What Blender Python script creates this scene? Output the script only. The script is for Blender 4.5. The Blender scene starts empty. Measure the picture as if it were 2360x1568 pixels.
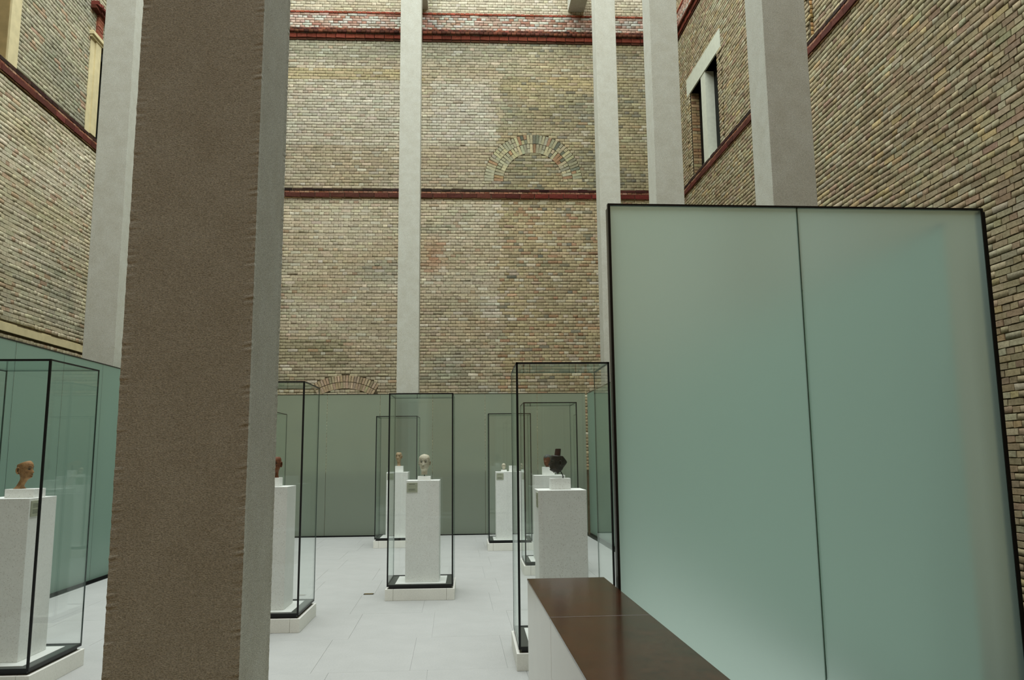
import bpy, bmesh, math, random
import numpy as np
from mathutils import Vector, Matrix, noise

C = bpy.context.scene.collection
SC = bpy.context.scene
random.seed(7)
RNG = np.random.default_rng(7)

# ------------------------------------------------------------------ camera, light, exposure
F_PX, PSI, THETA, RHO = 1833.5, math.radians(4.154), math.radians(8.277), 0.0096
EYE = Vector((0, 0, 1.6))


def camera_axes():
    f0 = Vector((math.sin(PSI), math.cos(PSI), 0)); r0 = Vector((math.cos(PSI), -math.sin(PSI), 0)); z = Vector((0, 0, 1))
    f = f0 * math.cos(THETA) + z * math.sin(THETA)
    u = -f0 * math.sin(THETA) + z * math.cos(THETA)
    return r0 * math.cos(RHO) - u * math.sin(RHO), u * math.cos(RHO) + r0 * math.sin(RHO), f


RIGHT, UP, FWD = camera_axes()
cam_data = bpy.data.cameras.new('camera')
cam_data.sensor_width = 36.0
cam_data.sensor_fit = 'HORIZONTAL'
cam_data.lens = F_PX / 2360 * 36.0
cam_data.clip_start = 0.05
cam = bpy.data.objects.new('camera', cam_data)
C.objects.link(cam)
m = Matrix.Identity(4)
for i in range(3):
    m[i][0], m[i][1], m[i][2], m[i][3] = RIGHT[i], UP[i], -FWD[i], EYE[i]
cam.matrix_world = m
SC.camera = cam

vs = SC.view_settings
vs.view_transform = 'Standard'; vs.look = 'None'; vs.gamma = 1.0; vs.exposure = 0.0
vs.use_curve_mapping = False

world = bpy.data.worlds.new('world')
SC.world = world
world.use_nodes = True
world.node_tree.nodes['Background'].inputs[0].default_value = (0.75, 0.85, 0.8, 1)
world.node_tree.nodes['Background'].inputs[1].default_value = 0.02


def area(name, loc, sx, sy, power, col, rot=(0, 0, 0)):
    l = bpy.data.lights.new(name, 'AREA')
    l.shape = 'RECTANGLE'; l.size = sx; l.size_y = sy; l.energy = power; l.color = col
    o = bpy.data.objects.new(name, l)
    o.location = loc; o.rotation_euler = rot
    C.objects.link(o)
    return o


# daylight through the glazed roof of the court
area('skylight', (-0.9, 8.85, 19.4), 13.6, 23.7, 6800, (0.94, 1.0, 1.0))

SC.cycles.use_denoising = True
SC.cycles.max_bounces = 16
SC.cycles.diffuse_bounces = 5
SC.cycles.glossy_bounces = 4
SC.cycles.transmission_bounces = 10
SC.cycles.transparent_max_bounces = 40
SC.cycles.caustics_reflective = False
SC.cycles.caustics_refractive = False
SC.cycles.sample_clamp_indirect = 4.0

# ------------------------------------------------------------------ helpers


def lin(v):
    v /= 255.0
    return v / 12.92 if v <= 0.04045 else ((v + 0.055) / 1.055) ** 2.4


def T(r, g, b, k=1.45):
    """albedo from a colour seen in ordinary court light"""
    return tuple(min(0.85, lin(x) * k) for x in (r, g, b))


class Nodes:
    def __init__(self, name):
        self.mat = bpy.data.materials.new(name)
        self.mat.use_nodes = True
        self.t = self.mat.node_tree
        self.bsdf = self.t.nodes['Principled BSDF']
        self.out = self.t.nodes['Material Output']

    def n(self, kind, **kw):
        nd = self.t.nodes.new(kind)
        for k, v in kw.items():
            if k.startswith('i_'):
                nd.inputs[k[2:].replace('_', ' ')].default_value = v
            else:
                setattr(nd, k, v)
        return nd

    def l(self, a, b):
        self.t.links.new(a, b)

    def coord(self, kind='Object'):
        return self.n('ShaderNodeTexCoord').outputs[kind]

    def noise(self, scale, detail=3.0, rough=0.55, vec=None):
        nd = self.n('ShaderNodeTexNoise')
        nd.inputs['Scale'].default_value = scale; nd.inputs['Detail'].default_value = detail; nd.inputs['Roughness'].default_value = rough
        self.l(vec if vec is not None else self.coord(), nd.inputs['Vector'])
        return nd.outputs['Fac']

    def ramp(self, fac, stops):
        nd = self.n('ShaderNodeValToRGB')
        e = nd.color_ramp.elements
        while len(e) < len(stops):
            e.new(0.5)
        for el, (p, c) in zip(e, stops):
            el.position = p; el.color = (c[0], c[1], c[2], 1)
        self.l(fac, nd.inputs['Fac'])
        return nd.outputs['Color']

    def mix(self, fac, a, b, blend='MIX'):
        nd = self.n('ShaderNodeMix', data_type='RGBA', blend_type=blend)
        for s, v in ((nd.inputs[0], fac), (nd.inputs[6], a), (nd.inputs[7], b)):
            if isinstance(v, (int, float)):
                s.default_value = v
            elif isinstance(v, tuple):
                s.default_value = (v[0], v[1], v[2], 1)
            else:
                self.l(v, s)
        return nd.outputs[2]

    def math(self, op, a, b=None):
        nd = self.n('ShaderNodeMath', operation=op)
        for s, v in ((nd.inputs[0], a), (nd.inputs[1], b)):
            if v is None:
                continue
            if isinstance(v, (int, float)):
                s.default_value = v
            else:
                self.l(v, s)
        return nd.outputs[0]

    def bump(self, height, strength, dist=0.01):
        nd = self.n('ShaderNodeBump')
        nd.inputs['Strength'].default_value = strength; nd.inputs['Distance'].default_value = dist
        self.l(height, nd.inputs['Height'])
        self.l(nd.outputs['Normal'], self.bsdf.inputs['Normal'])

    def set(self, col=None, rough=0.8, spec=0.3, metal=0.0):
        if isinstance(col, tuple):
            self.bsdf.inputs['Base Color'].default_value = (col[0], col[1], col[2], 1)
        elif col is not None:
            self.l(col, self.bsdf.inputs['Base Color'])
        self.bsdf.inputs['Roughness'].default_value = rough
        self.bsdf.inputs['Specular IOR Level'].default_value = spec
        self.bsdf.inputs['Metallic'].default_value = metal
        return self


def plain(name, col, rough=0.7, spec=0.3, metal=0.0, var=0.12, scale=30.0):
    k = Nodes(name)
    f = k.noise(scale)
    a = tuple(c * (1 - var) for c in col); b = tuple(min(0.9, c * (1 + var)) for c in col)
    k.set(k.ramp(f, [(0.3, a), (0.7, b)]), rough, spec, metal)
    return k.mat


M = {}


def brick_mat(name, use_attr):
    k = Nodes(name)
    if use_attr:
        a = k.n('ShaderNodeAttribute', attribute_name='Col').outputs['Color']
        co = k.coord('Object')
    else:
        a = k.n('ShaderNodeObjectInfo').outputs['Color']
        co = k.n('ShaderNodeNewGeometry').outputs['Position']
    f = k.noise(24, 5, 0.65, co)
    g = k.noise(120, 2, 0.6, co)
    c = k.mix(1.0, a, k.ramp(f, [(0.25, (0.66, 0.64, 0.60)), (0.55, (1, 1, 1)), (0.8, (1.22, 1.2, 1.18))]), 'MULTIPLY')
    k.set(c, 0.9, 0.15)
    k.bump(k.math('ADD', f, k.math('MULTIPLY', g, 0.4)), 0.5, 0.008)
    return k.mat


M['brick_joined'] = brick_mat('brick_joined', True)
M['brick_single'] = brick_mat('brick_single', False)
M['mortar'] = plain('mortar', T(72, 64, 48), 0.95, 0.1, var=0.35, scale=9)
M['cream'] = plain('cream_plaster', T(164, 154, 120), 0.85, 0.2, var=0.10, scale=5)
M['shaded_plaster'] = plain('shaded_plaster', T(112, 98, 66), 0.9, 0.2, var=0.15, scale=4)  # the shade of the window recess is put into this tan
M['pale_concrete'] = plain('pale_concrete', T(160, 163, 148), 0.8, 0.25, var=0.06, scale=12)
M['black'] = plain('black_steel', (0.006, 0.007, 0.007), 0.45, 0.4, var=0.2)
M['dark_grey'] = plain('dark_grey_lining', (0.022, 0.028, 0.026), 0.35, 0.5, var=0.1)
M['edge_glass'] = plain('dark_glass_edge', (0.015, 0.035, 0.028), 0.3, 0.5, var=0.1)
M['white_plate'] = plain('white_plate', (0.80, 0.82, 0.78), 0.5, 0.3, var=0.02)
M['dark_glass'] = plain('dark_window_glass', (0.004, 0.005, 0.004), 0.5, 0.1, var=0.1)
M['brass'] = plain('brass', (0.22, 0.16, 0.07), 0.4, 0.5, 0.8)
M['caption'] = plain('caption_grey', T(140, 143, 124), 0.6, 0.3, var=0.05)
M['print'] = plain('print_grey', T(98, 102, 88), 0.7, 0.2, var=0.05)
M['grey_steel'] = plain('grey_steel', (0.10, 0.10, 0.09), 0.35, 0.5, 0.4)
M['roof'] = plain('roof_underside', (0.36, 0.365, 0.35), 0.9, 0.1)


def column_mat():
    k = Nodes('washed_concrete')
    f = k.noise(60, 4, 0.7)
    g = k.noise(7, 3, 0.6)
    mp = k.n('ShaderNodeMapping'); mp.inputs['Scale'].default_value = (1, 1, 1.9)
    k.l(k.coord(), mp.inputs['Vector'])
    v = k.n('ShaderNodeTexVoronoi'); v.inputs['Scale'].default_value = 120
    k.l(mp.outputs[0], v.inputs['Vector'])
    grit = k.noise(150, 3, 0.65, mp.outputs[0])
    base = k.ramp(f, [(0.25, (0.44, 0.445, 0.38)), (0.5, (0.51, 0.525, 0.465)), (0.8, (0.56, 0.575, 0.525))])
    stone = k.ramp(v.outputs['Color'], [(0.1, (0.78, 0.75, 0.70)), (0.5, (1, 1, 1)), (0.9, (1.12, 1.09, 1.05))])
    c = k.mix(0.5, base, k.mix(1.0, base, stone, 'MULTIPLY'))
    c = k.mix(1.0, c, k.ramp(grit, [(0.33, (0.62, 0.60, 0.57)), (0.5, (1, 1, 1)), (0.66, (1.30, 1.27, 1.22))]), 'MULTIPLY')
    c = k.mix(1.0, c, k.ramp(g, [(0.3, (0.93, 0.91, 0.88)), (0.7, (1.04, 1.04, 1.04))]), 'MULTIPLY')
    k.set(c, 0.85, 0.25)
    k.bump(k.math('ADD', k.math('MULTIPLY', grit, 1.5), f), 0.22, 0.004)
    return k.mat


def terrazzo(name, base, dark, speck, rough):
    k = Nodes(name)
    v = k.n('ShaderNodeTexVoronoi'); v.inputs['Scale'].default_value = 130
    k.l(k.coord(), v.inputs['Vector'])
    w = k.n('ShaderNodeTexVoronoi'); w.inputs['Scale'].default_value = 62
    k.l(k.coord(), w.inputs['Vector'])
    sc = k.n('ShaderNodeSeparateColor'); k.l(v.outputs['Color'], sc.inputs[0])
    sw = k.n('ShaderNodeSeparateColor'); k.l(w.outputs['Color'], sw.inputs[0])
    wob = k.noise(150, 3, 0.7)
    a = k.math('MULTIPLY', k.math('LESS_THAN', k.math('ADD', v.outputs['Distance'], k.math('MULTIPLY', wob, 0.35)), 0.48), k.math('GREATER_THAN', sc.outputs[0], 0.72))
    b = k.math('MULTIPLY', k.math('LESS_THAN', k.math('ADD', w.outputs['Distance'], k.math('MULTIPLY', wob, 0.4)), 0.40), k.math('GREATER_THAN', sw.outputs[1], 0.72))
    c = k.mix(k.math('MULTIPLY', a, speck * 0.7), base, dark)
    c = k.mix(k.math('MULTIPLY', b, speck), c, dark)
    c = k.mix(1.0, c, k.ramp(k.noise(70, 4, 0.7), [(0.3, (0.93, 0.93, 0.92)), (0.7, (1.04, 1.04, 1.04))]), 'MULTIPLY')
    c = k.mix(1.0, c, k.ramp(k.noise(3.5), [(0.3, (0.95, 0.95, 0.95)), (0.7, (1.03, 1.03, 1.03))]), 'MULTIPLY')
    k.set(c, rough, 0.3)
    return k.mat


M['column'] = column_mat()
M['terrazzo'] = terrazzo('terrazzo_floor', (0.385, 0.39, 0.375), (0.28, 0.30, 0.285), 0.6, 0.5)
M['marble'] = terrazzo('speckled_marble', (0.85, 0.865, 0.83), (0.42, 0.40, 0.35), 0.5, 0.5)
M['base_stone'] = terrazzo('base_stone', (0.79, 0.785, 0.72), (0.60, 0.58, 0.50), 0.5, 0.6)
M['dark_slab'] = terrazzo('unseen_dark_stone', (0.10, 0.075, 0.045), (0.05, 0.04, 0.03), 0.5, 0.6)  # added for unseen near slabs, dark to cut light bounced onto the nearest column
M['joint'] = plain('floor_joint', (0.36, 0.365, 0.35), 0.9, 0.1)


def clear_glass():
    k = Nodes('clear_glass')
    k.t.nodes.remove(k.bsdf)
    lw = k.n('ShaderNodeLayerWeight'); lw.inputs['Blend'].default_value = 0.5
    f = k.math('ADD', k.math('MULTIPLY', k.math('POWER', lw.outputs['Facing'], 5.0), 0.62), 0.028)
    tr = k.n('ShaderNodeBsdfTransparent'); tr.inputs[0].default_value = (0.994, 0.998, 0.996, 1)
    gl = k.n('ShaderNodeBsdfGlossy'); gl.inputs['Roughness'].default_value = 0.0; gl.inputs[0].default_value = (0.9, 0.97, 0.94, 1)
    mx = k.n('ShaderNodeMixShader')
    k.l(f, mx.inputs[0]); k.l(tr.outputs[0], mx.inputs[1]); k.l(gl.outputs[0], mx.inputs[2])
    k.l(mx.outputs[0], k.out.inputs['Surface'])
    return k.mat


def frosted(name, tint, rough, body, share, through, ior=1.45):
    """etched glass: rough transmission through both faces, some scattering body colour, soft gloss"""
    k = Nodes(name)
    k.t.nodes.remove(k.bsdf)
    rf = k.n('ShaderNodeBsdfRefraction'); rf.inputs['Color'].default_value = (*tint, 1); rf.inputs['Roughness'].default_value = rough; rf.inputs['IOR'].default_value = ior
    df = k.n('ShaderNodeBsdfDiffuse'); df.inputs[0].default_value = (*body, 1)
    tl = k.n('ShaderNodeBsdfTranslucent'); tl.inputs[0].default_value = (*body, 1)
    dt = k.n('ShaderNodeMixShader'); dt.inputs[0].default_value = through
    k.l(df.outputs[0], dt.inputs[1]); k.l(tl.outputs[0], dt.inputs[2])
    mx = k.n('ShaderNodeMixShader'); mx.inputs[0].default_value = share
    if share < 1.0:
        k.l(rf.outputs[0], mx.inputs[1])
    k.l(dt.outputs[0], mx.inputs[2])
    lw = k.n('ShaderNodeLayerWeight'); lw.inputs['Blend'].default_value = 0.5
    f = k.math('ADD', k.math('MULTIPLY', k.math('POWER', lw.outputs['Facing'], 5.0), 0.55), 0.03)
    gl = k.n('ShaderNodeBsdfGlossy'); gl.inputs['Roughness'].default_value = 0.22; gl.inputs[0].default_value = (0.85, 0.95, 0.9, 1)
    m2 = k.n('ShaderNodeMixShader')
    k.l(f, m2.inputs[0]); k.l(mx.outputs[0], m2.inputs[1]); k.l(gl.outputs[0], m2.inputs[2])
    k.l(m2.outputs[0], k.out.inputs['Surface'])
    return k.mat


M['clear'] = clear_glass()
k_ = Nodes('unetched_face')                         # the smooth rear face and edges of an etched pane
k_.t.nodes.remove(k_.bsdf)
tr_ = k_.n('ShaderNodeBsdfTransparent'); tr_.inputs[0].default_value = (0.93, 0.98, 0.95, 1)
k_.l(tr_.outputs[0], k_.out.inputs['Surface'])
M['unetched'] = k_.mat


def etched_front(o, face):
    o.data.materials.append(M['unetched'])
    for i, p in enumerate(o.data.polygons):
        p.material_index = 0 if i == face else 1


M['frosted'] = frosted('etched_glass', (0.68, 0.82, 0.71), 0.40, (0.40, 0.475, 0.39), 0.66, 0.42, 1.3)
M['frosted_side'] = frosted('etched_glass_side', (0.76, 0.96, 0.89), 0.45, (0.31, 0.475, 0.40), 0.88, 0.42, 1.3)  # same glass as the back; grazing view and dark gap put into its tint
M['frosted_screen'] = frosted('etched_glass_screen', (0.80, 0.90, 0.86), 0.62, (0.62, 0.76, 0.71), 0.40, 0.90, 1.3)


def bronze_mat():
    k = Nodes('brown_bronze')
    co = k.coord()
    f = k.noise(7, 6, 0.7, co); g = k.noise(45, 4, 0.7, co)
    c = k.ramp(f, [(0.25, (0.085, 0.018, 0.008)), (0.45, (0.075, 0.022, 0.010)), (0.62, (0.045, 0.024, 0.012)), (0.8, (0.10, 0.028, 0.012))])
    c = k.mix(0.35, c, k.ramp(g, [(0.3, (0.03, 0.014, 0.008)), (0.7, (0.11, 0.034, 0.014))]))
    c = k.mix(1.0, c, k.ramp(k.noise(14, 6, 0.75, co), [(0.3, (0.22, 0.30, 0.28)), (0.65, (0.75, 0.70, 0.66))]), 'MULTIPLY')
    k.set(c, 0.16, 0.28, 0.0)
    k.bump(g, 0.06, 0.002)
    return k.mat


M['bronze'] = bronze_mat()
k_ = Nodes('polished_stone')
k_.set(k_.ramp(k_.noise(5, 3), [(0.3, (0.63, 0.62, 0.56)), (0.7, (0.65, 0.64, 0.58))]), 0.22, 0.5)
M['polished'] = k_.mat


def new_mesh(name, verts, faces):
    me = bpy.data.meshes.new(name)
    me.from_pydata([tuple(v) for v in verts], [], faces)
    me.update()
    return me


def link(name, me, mat, parent=None, loc=None):
    o = bpy.data.objects.new(name, me)
    if mat is not None and not me.materials:
        me.materials.append(mat)
    if parent is not None:
        o.parent = parent
    if loc is not None:
        o.location = loc
    C.objects.link(o)
    return o


BOXF = [(0, 3, 2, 1), (4, 5, 6, 7), (0, 1, 5, 4), (1, 2, 6, 5), (2, 3, 7, 6), (3, 0, 4, 7)]


def box_data(b, off=0):
    x0, x1, y0, y1, z0, z1 = b
    v = [(x0, y0, z0), (x1, y0, z0), (x1, y1, z0), (x0, y1, z0), (x0, y0, z1), (x1, y0, z1), (x1, y1, z1), (x0, y1, z1)]
    return v, [tuple(i + off for i in f) for f in BOXF]


def boxes(name, bs, mat, parent=None, bevel=0.0, seg=1):
    """one mesh made of the given boxes (x0,x1,y0,y1,z0,z1)"""
    V, Fc = [], []
    for b in bs:
        v, f = box_data(b, len(V))
        V += v; Fc += f
    me = new_mesh(name, V, Fc)
    if bevel > 0:
        bm = bmesh.new(); bm.from_mesh(me)
        bmesh.ops.bevel(bm, geom=bm.edges[:], offset=bevel, segments=seg, profile=0.5, affect='EDGES')
        bm.to_mesh(me); bm.free()
    return link(name, me, mat, parent)


def tag(o, label, cat, group=None):
    o['label'] = label; o['category'] = cat
    if group:
        o['group'] = group
    return o


def thing(name, label, cat, loc=(0, 0, 0), rz=0.0, group=None):
    o = bpy.data.objects.new(name, None)
    o.empty_display_size = 0.1
    o.location = loc; o.rotation_euler = (0, 0, rz)
    C.objects.link(o)
    return tag(o, label, cat, group)


def struct(o):
    o['kind'] = 'structure'
    return o


# ------------------------------------------------------------------ brickwork
COURSE, JOINT = 0.0835, 0.009
STR, HDR = 0.265, 0.1325


def project(p):
    d = Vector(p) - EYE
    w = d.dot(FWD)
    if w < 0.1:
        return None
    return 1180 + F_PX * d.dot(RIGHT) / w, 784 - F_PX * d.dot(UP) / w, w


class Frame:
    """wall frame: u along the wall, z up, d out of the wall towards the court"""
    def __init__(self, origin, udir, out):
        self.o = Vector(origin); self.u = Vector(udir).normalized(); self.n = Vector(out).normalized()

    def p(self, u, z, d):
        return self.o + self.u * u + self.n * d + Vector((0, 0, z))


def cut(iv, holes):
    res = [iv]
    for h0, h1 in holes:
        nxt = []
        for a, b in res:
            if h1 <= a or h0 >= b:
                nxt.append((a, b)); continue
            if h0 > a:
                nxt.append((a, h0))
            if h1 < b:
                nxt.append((h1, b))
        res = nxt
    return res


def lay_rows(u0, u1, z0, z1, holes_at, skip_rows=()):
    """courses of stretchers and headers in turn; returns (ua, ub, za, zb, whole)"""
    out = []
    n = int((z1 - z0) / COURSE)
    for r in range(n):
        za = z0 + r * COURSE; zm = za + COURSE / 2
        if any(a < zm < b for a, b in skip_rows):
            continue
        L = STR if r % 2 == 0 else HDR
        offs = {0: 0.0, 1: HDR / 2, 2: HDR, 3: HDR / 2}[r % 4]
        u = u0 - offs
        hs = holes_at(zm)
        while u < u1:
            l = L
            if random.random() < 0.06:
                l = HDR if L == STR else STR
            a, b = max(u, u0), min(u + l, u1)
            for p, q in cut((a, b), hs):
                if q - p > 0.035:
                    out.append((p + JOINT / 2, q - JOINT / 2, za + JOINT / 2, za + COURSE - JOINT / 2, abs(q - p - L) < 1e-6))
            u += l
    return out


BV = np.array([[-.5, -.5, 0], [.5, -.5, 0], [.5, .5, 0], [-.5, .5, 0],
               [-.5, -.49, .74], [.5, -.49, .74], [.5, .49, .74], [-.5, .49, .74],
               [-.482, -.455, 1], [.482, -.455, 1], [.482, .455, 1], [-.482, .455, 1]])
BF = [(0, 1, 5, 4), (1, 2, 6, 5), (2, 3, 7, 6), (3, 0, 4, 7), (4, 5, 9, 8), (5, 6, 10, 9), (6, 7, 11, 10), (7, 4, 8, 11), (8, 9, 10, 11)]
BF_NP = np.array(BF)


def brick_points(rng):
    v = BV.copy()
    e = rng.normal(0, 1, (4, 2)) * (0.013, 0.04)
    v[4:8, :2] += e; v[8:, :2] += e + rng.normal(0, 1, (4, 2)) * (0.006, 0.02); v[4:, 2] += rng.normal(0, 0.07, 8)
    return v


VARIANTS = []
for i in range(10):
    VARIANTS.append(new_mesh('brick', brick_points(RNG), BF))
    VARIANTS[-1].materials.append(M['brick_single'])


def single_brick(frame, q, parent, proud, col, name='brick', depth_base=0.0):
    ua, ub, za, zb = q[:4]
    o = bpy.data.objects.new(name, random.choice(VARIANTS))
    h = zb - za
    mm = Matrix.Identity(4)
    c = frame.p((ua + ub) / 2, (za + zb) / 2, depth_base)
    ax = frame.u * (ub - ua); ay = Vector((0, 0, 1)) * h; az = frame.n * proud
    if len(q) > 5 and q[5]:                     # turned brick (arch): angle about the wall normal
        a = q[5]
        ax, ay = (frame.u * math.cos(a) + Vector((0, 0, math.sin(a)))) * (ub - ua), (Vector((0, 0, math.cos(a))) - frame.u * math.sin(a)) * h
    for i in range(3):
        mm[i][0], mm[i][1], mm[i][2], mm[i][3] = ax[i], ay[i], az[i], c[i]
    o.matrix_world = mm
    o.color = (*col, 1)
    o.parent = parent
    o.matrix_parent_inverse = Matrix.Identity(4)
    C.objects.link(o)
    return o


def joined_bricks(name, frame, qs, cols, prouds, parent, base=None):
    if not qs:
        return None
    n = len(qs)
    allv = np.zeros((n, 12, 3)); shade = np.zeros((n, 12, 4)); shade[..., 3] = 1
    U = np.array(frame.u); N = np.array(frame.n); Z = np.array((0, 0, 1.0))
    for i, q in enumerate(qs):
        v = brick_points(RNG)
        ua, ub, za, zb = q[:4]
        d0 = base[i] if base is not None else 0.0
        c = np.array(frame.p((ua + ub) / 2, (za + zb) / 2, d0))
        ax, ay = U, Z
        if len(q) > 5 and q[5]:
            a = q[5]
            ax, ay = U * math.cos(a) + Z * math.sin(a), Z * math.cos(a) - U * math.sin(a)
        allv[i] = c + np.outer(v[:, 0] * (ub - ua), ax) + np.outer(v[:, 1] * (zb - za), ay) + np.outer(v[:, 2] * prouds[i], N)
        shade[i, :, :3] = cols[i]
    me = bpy.data.meshes.new(name)
    F = (BF_NP[None] + (np.arange(n) * 12)[:, None, None]).reshape(-1, 4)
    nf = len(F)
    me.vertices.add(n * 12); me.vertices.foreach_set('co', allv.reshape(-1))
    me.loops.add(nf * 4); me.loops.foreach_set('vertex_index', F.reshape(-1).astype(np.int32))
    me.polygons.add(nf); me.polygons.foreach_set('loop_start', (np.arange(nf) * 4).astype(np.int32))
    me.polygons.foreach_set('loop_total', np.full(nf, 4, dtype=np.int32))
    at = me.color_attributes.new('Col', 'FLOAT_COLOR', 'POINT')
    at.data.foreach_set('color', shade.reshape(-1))
    me.update(); me.validate()
    o = link(name, me, M['brick_joined'], parent)
    o['kind'] = 'stuff'
    return o


def nz(x, y, s, seed=0.0):
    return noise.noise(Vector((x * s + seed, y * s - seed, seed * 0.7)))


def mixc(a, b, t):
    t = max(0.0, min(1.0, t))
    return tuple(x + (y - x) * t for x, y in zip(a, b))


def calm(c, pull=0.35, mean=(0.305, 0.272, 0.205)):
    return tuple(a + (b - a) * pull for a, b in zip(c, mean))


def vary(c, amt):
    k = 1 + random.gauss(0, amt)
    return tuple(max(0.003, x * k * (1 + random.gauss(0, amt * 0.25))) for x in c)


PALE, TAN, GREYG = T(180, 173, 150), T(162, 146, 114), T(140, 139, 118)
WHITE, PINK, DARK = T(190, 187, 171), T(168, 150, 128), T(84, 88, 76)
RUST, YELL, OLIVE = T(142, 96, 64), T(168, 152, 106), T(120, 116, 84)
RED, DRED, LRED = T(108, 54, 40), T(58, 28, 22), T(150, 112, 94)


def smooth(x, a, b):
    t = max(0.0, min(1.0, (x - a) / (b - a)))
    return t * t * (3 - 2 * t)


def back_colour(x, z):
    n1 = nz(x, z * 2.2, 0.55, 3.1); n2 = nz(x * 0.5, z * 2, 1.3, 9.7); n3 = nz(x, z, 2.6, 5.5)
    edge = 1.28 + 0.10 * n3
    if z > 13.2:                                   # above the corbel
        c = mixc(PALE, TAN, 0.35 + n1)
    elif x < edge:
        c = mixc(PALE, TAN, 0.45 + 0.9 * n1)
        if z > 8.6:
            top = smooth(z, 12.35, 12.9)
            c = mixc(c, GREYG, top * 0.85 + 0.2 * n2)
            if 12.05 < z < 12.42 and x < -0.9:
                c = mixc(c, YELL, 0.85)
            if x < -1.2 and 10.1 < z < 12.05:
                c = mixc(c, WHITE, 0.40 + 0.5 * n2)
            if -0.7 < x < 1.2 and 10.33 + 0.05 * n3 < z < 12.3:
                c = mixc(c, WHITE, smooth(z, 12.4, 11.7) * smooth(x, 1.35, 0.7) * (0.65 + 0.3 * n2))
            if z < 10.1:
                c = mixc(c, TAN, 0.3)
        else:
            low = smooth(z, 5.4, 3.6)
            c = mixc(c, TAN, 0.25 + 0.55 * low)
            c = mixc(c, PALE, 0.5 * smooth(z, 7.0, 8.2))
            c = mixc(c, GREYG, max(0.0, n2) * 1.2 + low * 0.25)
            if x < -2.9 and 3.4 < z < 4.7:
                c = mixc(c, OLIVE, 0.45 + 0.8 * n1)
            if 0.75 < x < 1.25 and 5.2 < z < 6.0:
                c = mixc(c, WHITE, 0.6)
            d = math.hypot((x + 0.55) * 1.2, (z - 7.0) * 0.7)
            c = mixc(c, RUST, smooth(d, 0.55, 0.0) * 0.8)
            if random.random() < 0.02:
                c = mixc(RUST, c, 0.5)
    else:
        c = mixc(YELL, OLIVE, 0.45 + 0.8 * n1)
        if z > 8.6:
            c = mixc(c, GREYG, 0.2 + 0.7 * n2)
            if random.random() < 0.05 + 0.28 * max(0, n1 + n3 + 0.1):
                c = mixc(DARK, c, random.random() * 0.55)
            if 12.2 < z < 12.9:
                c = mixc(c, PALE, 0.3)
        else:
            c = mixc(c, TAN, 0.55)
            r = random.random()
            if r < 0.10:
                c = mixc(RUST, c, 0.35)
            elif r < 0.14:
                c = mixc(DARK, c, random.random() * 0.6)
            elif r < 0.22:
                c = mixc(PALE, c, 0.3)
    r = random.random()
    if r < 0.05:
        c = mixc(c, WHITE, 0.5)
    elif r < 0.08:
        c = mixc(c, PINK, 0.6)
    elif r < 0.095:
        c = mixc(c, RUST, 0.35)
    if z > 8.6:                                    # greyer upper storey, darkened further in colour against the stronger skylight
        c = mixc(c, (0.20, 0.19, 0.14), 0.16)
    return vary(tuple(v * (0.84 if z > 8.6 else 0.93) for v in calm(c, 0.34)), 0.07)  # upper bricks scaled down in colour to even out the skylight


def right_colour(y, z):
    n1 = nz(y, z * 2, 0.6, 12.3)
    c = mixc(T(140, 130, 98), T(128, 112, 82), 0.5 + n1)
    r = random.random()
    if r < 0.16:
        c = mixc(c, T(150, 148, 126), 0.6)
    elif r < 0.30:
        c = mixc(c, T(122, 92, 68), 0.6)
    elif r < 0.36:
        c = mixc(c, T(120, 84, 68), 0.75)
    elif r < 0.42:
        c = mixc(c, T(168, 140, 84), 0.6)
    return vary(tuple(v * 1.10 for v in calm(c, 0.55, (0.225, 0.200, 0.140))), 0.10)


def left_colour(y, z):
    n1 = nz(y, z * 2, 0.6, 21.3); n2 = nz(y, z * 3, 1.6, 2.2)
    if z > 8.6:
        c = mixc(T(142, 138, 112), T(100, 104, 88), 0.45 + 0.9 * n1 + 0.4 * n2)
    else:
        c = mixc(PALE, T(158, 148, 112), 0.4 + 0.9 * n1)
        c = mixc(c, T(118, 120, 100), 0.8 * smooth(z, 6.6, 4.6) * (0.5 + n2) + 0.5 * max(0, n2))
        c = mixc(c, TAN, 0.5 * smooth(z, 4.6, 4.0))
    if random.random() < 0.07:
        c = mixc(c, RUST, 0.55)
    return vary(tuple(v * 1.02 for v in calm(c, 0.42)), 0.065)


def wall_plane(name, cells, frame, mat):
    """mortar bed: rectangles (u0,u1,z0,z1,d) in the wall frame, with returns between levels left to the bricks"""
    V, Fc = [], []
    for u0, u1, z0, z1, d in cells:
        k = len(V)
        for a in (d, d - 0.25):
            V += [frame.p(u0, z0, a), frame.p(u1, z0, a), frame.p(u1, z1, a), frame.p(u0, z1, a)]
        Fc += [tuple(i + k for i in f) for f in BOXF]
    me = new_mesh(name, V, Fc)
    bm = bmesh.new(); bm.from_mesh(me)
    bmesh.ops.recalc_face_normals(bm, faces=bm.faces[:])
    bm.to_mesh(me); bm.free()
    return struct(link(name, me, mat))


def build_brickwork(wall, frame, qs, colour, proud, score, base=None, limit=300):
    """the bricks that show largest become parts; the rest is one joined part"""
    sc = [score(q, i) for i, q in enumerate(qs)]
    order = sorted(range(len(qs)), key=lambda i: -sc[i])
    pick = set(i for i in order[:limit] if sc[i] > 0)
    rq, rc, rp, rb = [], [], [], []
    for i, q in enumerate(qs):
        um, zm = (q[0] + q[1]) / 2, (q[2] + q[3]) / 2
        c = colour(um, zm)
        p = proud * random.uniform(0.75, 1.2)
        b = base[i] if base is not None else 0.0
        if i in pick:
            single_brick(frame, q, wall, p, c, depth_base=b)
        else:
            rq.append(q); rc.append(c); rp.append(p); rb.append(b)
    joined_bricks('brickwork', frame, rq, rc, rp, wall, rb)


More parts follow.
